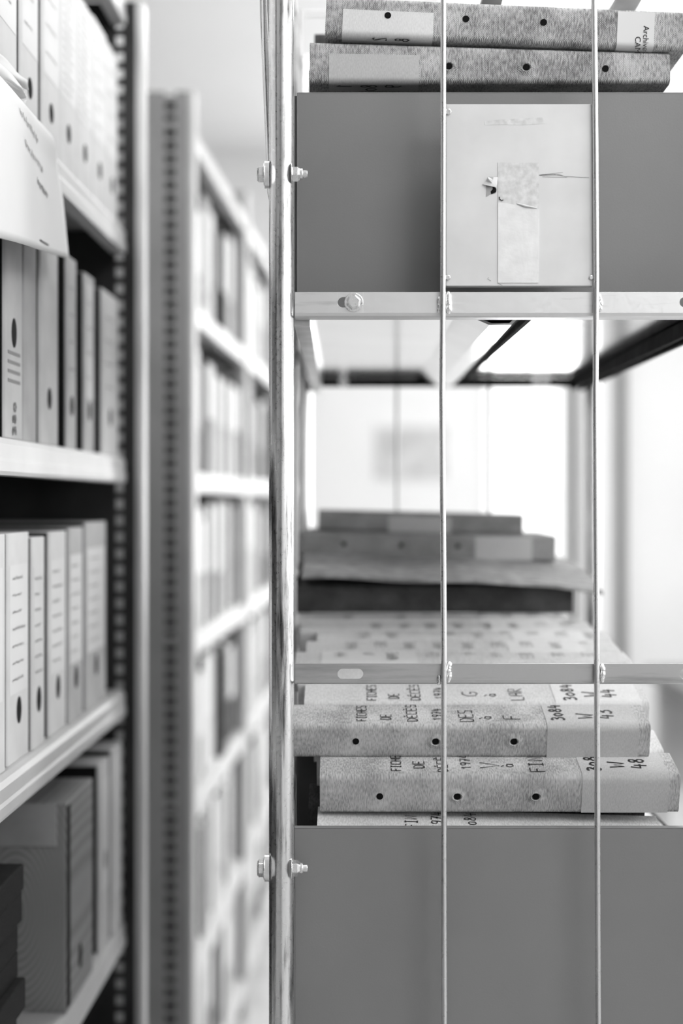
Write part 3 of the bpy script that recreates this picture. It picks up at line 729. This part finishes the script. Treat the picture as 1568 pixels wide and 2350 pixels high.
# sheet with folded lower edge and an irregular tear-out under the paper
pp(MB().box(X0, X1, PY, PY + .0016, Z0, Z1), 'plate_sheet', M['plate'], bevel=.0004)
pp(MB().box(X0 + .001, X1 - .001, PY + .0016, PY + .012, Z0, Z0 + .0016), 'folded_edge', M['plate'])
q = lambda u, v: (px(u, PY), pz(v, PY))
def flatpoly(pts, d0, d1): return MB().prism([q(u, v) for u, v in pts], PY - d1, PY - d0, 'y')
pp(flatpoly([(1143, 373), (1200, 374), (1237, 373), (1237, 480), (1210, 478), (1180, 470), (1160, 466), (1143, 465)], 0, .0004), 'paper_patch', M['tape_res'])
pp(flatpoly([(1143, 465), (1160, 466), (1180, 470), (1210, 478), (1237, 480), (1236, 649), (1143, 649)], 0, .0006), 'tape_strip', M['tape'])
cr = MB(); cr.tube([(q(1186, 467)[0], PY - .0006, q(0, 467)[1]), (q(1205, 473)[0], PY - .0012, q(0, 473)[1]), (q(1232, 478)[0], PY - .0006, q(0, 478)[1])], [.0004, .0011, .0004], 8)
pp(cr, 'paper_curl', M['paper'], smooth=True)
# torn flap: dark hole and lifted paper pieces
pp(flatpoly([(1115, 423), (1128, 420), (1138, 428), (1141, 436), (1137, 444), (1126, 446), (1120, 450), (1116, 452), (1117, 436)], 0, .0003), 'tear', M['box_mid'])
pp(flatpoly([(1130, 425), (1139, 433), (1139, 441), (1128, 446), (1126, 440), (1131, 434)], .0003, .0005), 'tear_hole', M['hole'])
fl = MB(); rows = []
for (a, b) in (((1121, 406), (1143, 407)), ((1120, 412), (1142, 414)), ((1117, 417), (1141, 424)), ((1107, 423), (1138, 430))):
    rows.append([(q(*a)[0], PY - .0008 - .003 * (len(rows) == 1), q(*a)[1]), ((q(*a)[0] + q(*b)[0]) / 2, PY - .003, (q(*a)[1] + q(*b)[1]) / 2 - .0006), (q(*b)[0], PY - .0010, q(*b)[1])])
fl.strip(rows); pp(fl, 'torn_flap', M['paper'], solid=.0003)
fn2 = lambda u, v: (px(u, PY), PY - .0009, pz(v, PY))
sm = MB()
for pts in ([(1146, 452), (1147, 458), (1152, 461), (1155, 459)],): ribbon(sm, pts, fn2, 2.6)
pp(sm, 'pen_hook', M['ink'])
fn3 = lambda u, v: (px(u, PY), PY - .0003, pz(v, PY)); sm = MB()
for pts in ([(1237, 402), (1262, 399), (1292, 396)], [(1240, 402), (1270, 400), (1292, 404)], [(1238, 403), (1285, 401), (1302, 407)], [(1245, 406), (1300, 407)], [(1300, 405), (1352, 408)],
            [(1122, 637), (1119, 640), (1127, 645)], [(1142, 650), (1153, 655)]): ribbon(sm, pts, fn3, .7)
pp(sm, 'scratches', M['faint'])
pp(flatpoly([(1112, 278), (1150, 274), (1200, 272), (1245, 269), (1250, 284), (1200, 287), (1150, 286), (1113, 287)], 0, .00015), 'glue_trace', M['tape_res'])
for (u, v, r_) in ((1029, 257, .0030), (1028, 637, .0026), (1357, 637, .0022)):
    mb = MB().prism([(q(u, v)[0] + a, q(u, v)[1] + b) for a, b in circ(r_, 16)], PY - .0012, PY, 'y'); pp(mb, 'rivet', M['bolt'], bevel=.0006)

# ================================================================== BINDERS
def binder(name, label, loc, theta, Ln, w_, h_, mcase, group=None, holes=(), strip=None, mstrip=None, words=(), roll=0.0, yaw=0.0, text_face='top',
           worn=(), paper_label=None, taper=0.0, stripwords=(), wd=.00065, up=True, cat='binder', hz=.5):
    """cloth binder lying on its side: local x along the length, y into depth, z up; front face y=0"""
    o = empty(name, loc, (theta, roll, yaw)); tag(o, label, cat, group)
    r_ = .006
    def hollow(prof, x0, x1, t):
        mb = MB(); n = len(prof)
        return mb
    P = rrect(w_, h_, r_); Q = rrect(w_, h_, r_, off=-.0022)
    mb = MB(); n = len(P); tp = lambda x, z: z * (1 - taper * x / Ln) 
    for x in (0, Ln):
        mb.v += [(x, a, tp(x, b)) for a, b in P]; mb.v += [(x, a, tp(x, b)) for a, b in Q]
    for i in range(n):
        j = (i + 1) % n
        mb.f += [(i, j, 2 * n + j, 2 * n + i), (n + i, 3 * n + i, 3 * n + j, n + j), (i, n + i, n + j, j), (2 * n + i, 2 * n + j, 3 * n + j, 3 * n + i)]
    mb.build('cover', mcase, o, smooth=True)
    mb = MB(); mb.box(.004, Ln - .004, .0026, w_ - .0026, .0026, h_ * (1 - taper) - .0026); mb.build('page_block', M['paper_edge'], o)
    face_off = .0004
    def wrap(x0, x1, c0, c1, off):
        """patch following front face, rounded edge and text face; c = distance from the foot of the front face"""
        path = []
        if text_face == 'top':
            ns = 28; tot = (h_ - r_) + r_ * math.pi / 2 + (w_ - r_)
            for k in range(ns + 1):
                d = c0 + (c1 - c0) * k / ns
                if d < h_ - r_: path.append((-off, d))
                elif d < h_ - r_ + r_ * math.pi / 2:
                    a = (d - (h_ - r_)) / r_; path.append((r_ - (r_ + off) * math.cos(a), h_ - r_ + (r_ + off) * math.sin(a)))
                else: path.append((r_ + d - (h_ - r_) - r_ * math.pi / 2, h_ + off))
        else:
            ns = 28
            for k in range(ns + 1):
                d = c0 + (c1 - c0) * k / ns      # measured from the head of the front face downwards
                if d < h_ - r_: path.append((-off, h_ - d))
                elif d < h_ - r_ + r_ * math.pi / 2:
                    a = (d - (h_ - r_)) / r_; path.append((r_ - (r_ + off) * math.cos(a), r_ - (r_ + off) * math.sin(a)))
                else: path.append((r_ + d - (h_ - r_) - r_ * math.pi / 2, -off))
        return path
    lb = None
    if strip:
        x0, x1, c0, c1 = strip; path = wrap(x0, x1, c0, c1, face_off)
        nx = 6
        rows = [[(x0 + (x1 - x0) * i / nx, a, tp(x0 + (x1 - x0) * i / nx, b)) for a, b in path] for i in range(nx + 1)]
        lb = MB().strip(rows).build('label_strip', mstrip or M['strip'], o, smooth=True)
    if paper_label:
        x0, x1, c0, c1 = paper_label; path = wrap(x0, x1, c0, c1, face_off + .0001)
        pl = MB().strip([[(x, a, tp(x, b)) for a, b in path] for x in (x0, x1)]).build('paper_label', M['paper'], o, smooth=True)
    else: pl = None
    # writing: reads from the front edge backwards, letter tops towards the low-x end
    zf = h_ + face_off + .0003 if text_face == 'top' else -face_off - .0003
    def tfn(x, y): return (x, y, tp(x, zf) if text_face == 'top' else zf)
    mb = MB(); mb2 = MB()
    for (x, text, start, adv, ht, pw, tgt) in words:
        m_ = mb2 if tgt else mb
        if up: fn = lambda u, v, x=x: tfn(x + ht / 2 - v, u)
        else: fn = lambda u, v, x=x: tfn(x - ht / 2 + v, w_ - u)
        pen(m_, text, fn, start, 0, adv, ht, pw)
    if mb.v: mb.build('lettering', M['ink'], o)
    if mb2.v: mb2.build('lettering', M['ink'], lb or o)
    for i, hx in enumerate(holes):
        zc = h_ * hz * (1 - taper * hx / Ln)
        ho = MB().prism(circ(.0034, 18, hx, zc), -.0006, .0008, 'y').build('rivet_hole', M['hole'], o)
        if i in worn:
            rows = []
            for (rad, off) in ((.0037, .0012), (.0046, .0018), (.0058, .0012), (.0078, .0003), (.0092, .0000)):
                rows.append([(hx + rad * 1.1 * math.cos(t_), -off, zc + rad * .95 * math.sin(t_)) for t_ in [2 * math.pi * k / 26 for k in range(27)]])
            MB().strip(rows).build('eyelet_rim', mcase, ho, smooth=True)
    return o, pl
Wd = lambda u, Y, xs: px(u, Y) - xs
GL = 'cloth binders stacked in the lower tray'
th15 = R(15); cs, sn_ = math.cos(th15), math.sin(th15)
# --- front binder of the middle layer (F1)
Y0, Zz = 1.461, H - .2664; xs = -.050; Ln = .3657; Yh = 1.455
def wl(lst, Y, xs, bold=False):
    out = []
    for (u, t, st, adv, ht) in lst:
        out.append((Wd(u, Y, xs), t, st, adv, ht, .0013 if not bold else .0026, bold))
    return out
words1 = wl([(830, 'FICHES', .010, .0066, .0098), (885, 'DE', .013, .0072, .0110), (945, 'DÉCÈS', .009, .0088, .0105), (1003, '1974', .012, .0076, .0100), (1068, 'DES', .008, .0105, .0145), (1113, 'à', .014, .010, .012), (1172, 'F', .014, .013, .017)], 1.48, xs) \
       + wl([(1276, '3084', .011, .0105, .0125), (1338, 'W', .016, .014, .0190), (1387, '43', .016, .0120, .0150)], 1.48, xs, True)
binder('cloth_binder', 'cloth binder lettered FICHES DE DÉCÈS 1974 DES à F, above the V à FIN one', (xs, Y0, Zz), th15, Ln, .057, .0370, M['cloth'], GL,
       holes=[Wd(817, Yh, xs), Wd(1000, Yh, xs), Wd(1180, Yh, xs)], worn=(1, 2), strip=(Wd(1256, Yh, xs), Wd(1466, Yh, xs), .0015, .086), words=words1, hz=.52)
# --- behind it (F2)
k1 = .0575
def along(k, Y=Y0, Z=Zz): return Y + k * k1 * cs, Z + k * k1 * sn_
Y1, Z1_ = along(1); xs = -.0395
words2 = wl([(853, 'FICHES', .006, .0072, .0098), (903, 'DE', .010, .0076, .0110), (952, 'DÉCÈS', .006, .0090, .0100), (1007, '1974', .010, .0080, .0100), (1077, 'G', .017, .016, .016), (1124, 'à', .016, .010, .012), (1182, 'LAR', .006, .0115, .0145)], 1.535, xs) \
       + wl([(1303, '3084', .006, .0115, .0125), (1351, 'W', .016, .014, .0190), (1393, '44', .014, .0120, .0150)], 1.535, xs, True)
binder('cloth_binder', 'cloth binder lettered G à LAR, second in the middle layer behind DES à F', (xs, Y1, Z1_), th15, Ln, .057, .0370, M['cloth_pale'], GL,
       strip=(Wd(1268, 1.535, xs), Wd(1462, 1.535, xs), .0015, .088), mstrip=M['strip_pale'], words=words2)
Y2, Z2 = along(2); xs = -.048
binder('cloth_binder', 'pale cloth binder hidden behind the lower rail, third from the front', (xs, Y2, Z2), th15, Ln, .057, .0370, M['cloth_pale'], GL,
       strip=(.27, .35, .0015, .088), mstrip=M['strip_pale'])
# --- flatter rear part of the middle layer
Yk, Zk = along(3); t7 = R(7)
rear = [(-.053, .384, 'binder with upside-down numbers on a pale strip right behind the lower rail'),
        (-.042, .372, 'pale binder second behind the lower rail, slightly shorter to the left'),
        (-.030, .362, 'pale binder with bright upper board third behind the lower rail'),
        (-.052, .370, 'pale binder fourth behind the lower rail with label at its right'),
        (-.058, .350, 'pale binder fifth behind the lower rail, just before the dark one')]
for i, (xs_, ln_, lab) in enumerate(rear):
    wds = []
    if i == 0:
        for (x, t, adv, ht, pw) in ((.052, '44', .011, .014, .0014), (.085, 'W', .013, .015, .0014), (.112, '3084', .0095, .013, .0016), (.158, 'FI', .011, .014, .0010), (.182, '-', .01, .01, .001), (.203, 'à', .011, .012, .001), (.232, '49', .011, .013, .001), (.268, 'DES', .010, .014, .0010), (.305, 'DE', .010, .013, .0010), (.34, 'CE', .011, .014, .0010)):
            wds.append((x, t, .012, adv, ht, pw, False))
    else:
        for x in [.05 + .035 * q_ + .004 * i for q_ in range(9)]:
            if random.random() < .75: wds.append((x, random.choice(['DES', '1974', 'FI', 'DE', '3084', 'à', 'W']), .012, .009, .013, .0011, False))
    binder('cloth_binder', lab, (xs_, Yk, Zk), t7, ln_, .0555, .036, M['cloth_pale'], GL, words=wds, up=False,
           strip=(.03, .14, .0015, .085) if i == 0 else (.24, .33, .0015, .085), mstrip=M['strip_pale'])
    Yk += .0565 * math.cos(t7); Zk += .0565 * math.sin(t7)
# --- lower layer (V à FIN)
xs = -.0213 - .0004; Yv, Zv = 1.431, H - .3165; Ln = .3605
words3 = wl([(908, 'FICHES', .010, .0074, .0098), (960, 'DE', .016, .0090, .0110), (1013, 'DÉCÈS', .008, .0088, .0100), (1067, '1974', .014, .0086, .0100), (1121, 'V', .016, .018, .020), (1162, 'à', .018, .011, .012), (1227, 'FIN', .008, .0125, .0145)], 1.455, xs) \
       + wl([(1355, '3084', .010, .0115, .0130), (1408, 'W', .018, .014, .0190), (1458, '48', .016, .0120, .0150)], 1.455, xs, True)
binder('cloth_binder', 'cloth binder lettered FICHES DE DÉCÈS 1974 V à FIN, beneath DES à F', (xs, Yv, Zv), th15, Ln, .057, .0420, M['cloth'], GL,
       holes=[Wd(872, 1.425, xs), Wd(1050, 1.425, xs), Wd(1230, 1.425, xs)], worn=(1, 2), strip=(Wd(1336, 1.425, xs), Wd(1535, 1.425, xs), .0015, .090), words=words3, hz=.46)
for k, lab in ((1, 'pale binder tucked under the middle layer, its end showing past DES à F'), (2, 'pale binder third in the lower layer under the stack')):
    binder('cloth_binder', lab, (xs - .004 * k, Yv + k * k1 * cs, Zv + k * k1 * sn_), th15, Ln, .057, .0415, M['cloth_pale'], GL)
# --- bottom layer just above the tray edge
xs = px(726, 1.43)
binder('cloth_binder', 'pale binder at the bottom of the stack just above the lower tray edge', (xs, 1.4115, H - .3640), R(14), .345, .057, .0385, M['cloth_pale'], GL,
       words=wl([(940, 'FIN', .012, .009, .012), (1000, '1974', .012, .009, .012), (1075, '3084', .012, .009, .012)], 1.44, xs), roll=R(1.6))
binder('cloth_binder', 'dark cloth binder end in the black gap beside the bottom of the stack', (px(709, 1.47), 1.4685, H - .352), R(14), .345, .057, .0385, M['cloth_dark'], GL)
# carton carrying the rear of the stack
cx0 = px(681, 1.60)
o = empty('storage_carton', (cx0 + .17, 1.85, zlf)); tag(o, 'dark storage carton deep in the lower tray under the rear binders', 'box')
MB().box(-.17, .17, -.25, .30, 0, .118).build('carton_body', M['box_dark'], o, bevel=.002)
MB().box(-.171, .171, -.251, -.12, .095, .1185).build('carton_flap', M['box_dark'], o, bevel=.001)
# rear pile: dark binder, chipboard sheet, two more binders
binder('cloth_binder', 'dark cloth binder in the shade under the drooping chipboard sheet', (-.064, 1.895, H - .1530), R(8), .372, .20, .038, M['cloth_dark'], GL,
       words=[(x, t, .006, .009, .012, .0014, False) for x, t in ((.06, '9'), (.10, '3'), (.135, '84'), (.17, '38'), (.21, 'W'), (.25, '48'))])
rows = []
mb = MB(); nx, ny = 30, 10
def board_pt(i, j, top):
    s, t = i / nx, j / ny
    x = -.052 + .395 * s - .012 * t * s; y = 1.862 + .34 * t + .006 * math.sin(s * 9)
    z = H - .104 - .012 * s + .055 * min(t, .42) - .012 * max(0, s - .82) / .18 * (1 - t) + .0015 * math.sin(s * 14)
    if i == 0: x -= .0
    return (x, y, z + (.0045 if top else 0))
mb.strip([[board_pt(i, j, True) for i in range(nx + 1)] for j in range(ny + 1)])
mb.strip([[board_pt(i, j, False) for i in range(nx + 1)] for j in range(ny + 1)])
mb.strip([[board_pt(i, 0, b) for i in range(nx + 1)] for b in (False, True)])
mb.strip([[board_pt(i, ny, b) for i in range(nx + 1)] for b in (False, True)])
mb.strip([[board_pt(0, j, b) for j in range(ny + 1)] for b in (False, True)])
mb.strip([[board_pt(nx, j, b) for j in range(ny + 1)] for b in (False, True)])
tag(mb.build('chipboard_sheet', M['board']), 'grey chipboard sheet with frayed front edge lying on the dark binder', 'board')
xs = px(690, 2.0)
M['cloth_mid'] = cloth('book_cloth_mid', 0.36, 0.16)
binder('cloth_binder', 'mid-grey binder with three holes resting on the chipboard sheet', (xs, 2.0, H - .0825), R(.6), .358, .19, .0365, M['cloth_mid'], GL,
       holes=[Wd(789, 2.0, xs), Wd(920, 2.0, xs), Wd(1051, 2.0, xs)], strip=(.245, .325, .0015, .034), mstrip=M['strip'], hz=.55, roll=R(1.0))
xs = px(730, 2.03)
binder('cloth_binder', 'dark grey binder topmost of the rear pile in front of the window', (xs, 2.035, H - .0455), R(0), .293, .15, .0300, M['cloth_mid'], GL, roll=R(1.4), strip=(.10, .19, .001, .024), mstrip=M['strip'])

# --- pile on the upper tray
GT = 'cloth binders piled on the upper tray'
xs = px(711, 1.443)
Yt = 1.443
o2, _ = binder('cloth_binder', 'coarse cloth binder with grey label strip, under the topmost one, on the upper tray', (xs, Yt, pz(191, Yt)), R(-1), .3655, .20, .0428, M['cloth_top'], GT,
       holes=[Wd(1030, Yt, xs), Wd(1208, Yt, xs), Wd(1390, Yt, xs)], worn=(0, 1), text_face='bottom', taper=.26, strip=(Wd(755, Yt, xs), Wd(962, Yt, xs), .012, .066), mstrip=M['strip'], hz=.44,
       words=[(x, t, .004, .011, .016, .0020, True) for x, t in ((.035, '1'), (.060, '80'), (.085, '9'))])
xs = px(746, Yt); 
o1, pl = binder('cloth_binder', 'coarse cloth binder with white strip and printed paper label, topmost of its pile', (xs, Yt - .004, pz(83, Yt)), R(-1), .3650, .19, .0400, M['cloth_top'], GT,
       holes=[Wd(888, Yt, xs), Wd(1067, Yt, xs), Wd(1245, Yt, xs)], text_face='bottom', roll=R(2.5), strip=(Wd(785, Yt, xs), Wd(993, Yt, xs), .0130, .056), mstrip=M['strip_pale'], hz=.56,
       paper_label=(Wd(1414, Yt, xs), Wd(1499, Yt, xs), .003, .050), words=[(x, t, .000, .011, .014, .0020, True) for x, t in ((.055, '2'), (.078, '8'))])
def print_text(body, x, z0, size, parent):
    cu = bpy.data.curves.new('printed', 'FONT'); cu.body = body; cu.size = size; cu.extrude = .00005
    to = bpy.data.objects.new('tmp', cu); C.objects.link(to)
    dg = bpy.context.evaluated_depsgraph_get(); me = bpy.data.meshes.new_from_object(to.evaluated_get(dg)); bpy.data.objects.remove(to)
    for v in me.vertices:
        a, b, _z = v.co; v.co = Vector((x + b, -.0010, z0 - a))       # reads downwards, letter tops to the right
    me.materials.clear(); me.materials.append(M['ink'])
    t_ = bpy.data.objects.new('lettering', me); C.objects.link(t_); t_.parent = parent; return t_
print_text('Archives', Wd(1474, Yt, xs), .0232, .0082, pl)
print_text('CAM', Wd(1456, Yt, xs), .0120, .0082, pl)
# binders behind, whose dark ends show at the left
for (u, v, y, dz, lab) in ((724, 95, 1.66, .041, 'dark cloth binder end just left behind the topmost binder'), (704, 150, 1.66, .041, 'dark cloth binder end behind the lower binder on the upper tray')):
    pass
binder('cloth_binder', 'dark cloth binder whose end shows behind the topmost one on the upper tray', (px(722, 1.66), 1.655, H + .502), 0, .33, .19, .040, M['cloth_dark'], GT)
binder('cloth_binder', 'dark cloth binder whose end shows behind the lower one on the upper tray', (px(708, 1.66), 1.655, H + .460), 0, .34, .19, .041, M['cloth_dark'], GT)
# carton filling the upper tray beneath them
o = empty('storage_carton', (.155, 1.84, zt_bot + .0015)); tag(o, 'plain carton inside the upper tray carrying the two top binders', 'box')
MB().box(-.185, .185, -.30, .30, 0, pz(191, Yt) - zt_bot - .0035).build('carton_body', M['box_mid'], o)
MB().box(-.183, .183, -.18, .29, pz(191, Yt) - zt_bot - .0035, H + .459 - zt_bot - .0015).build('carton_lid', M['box_mid'], o)
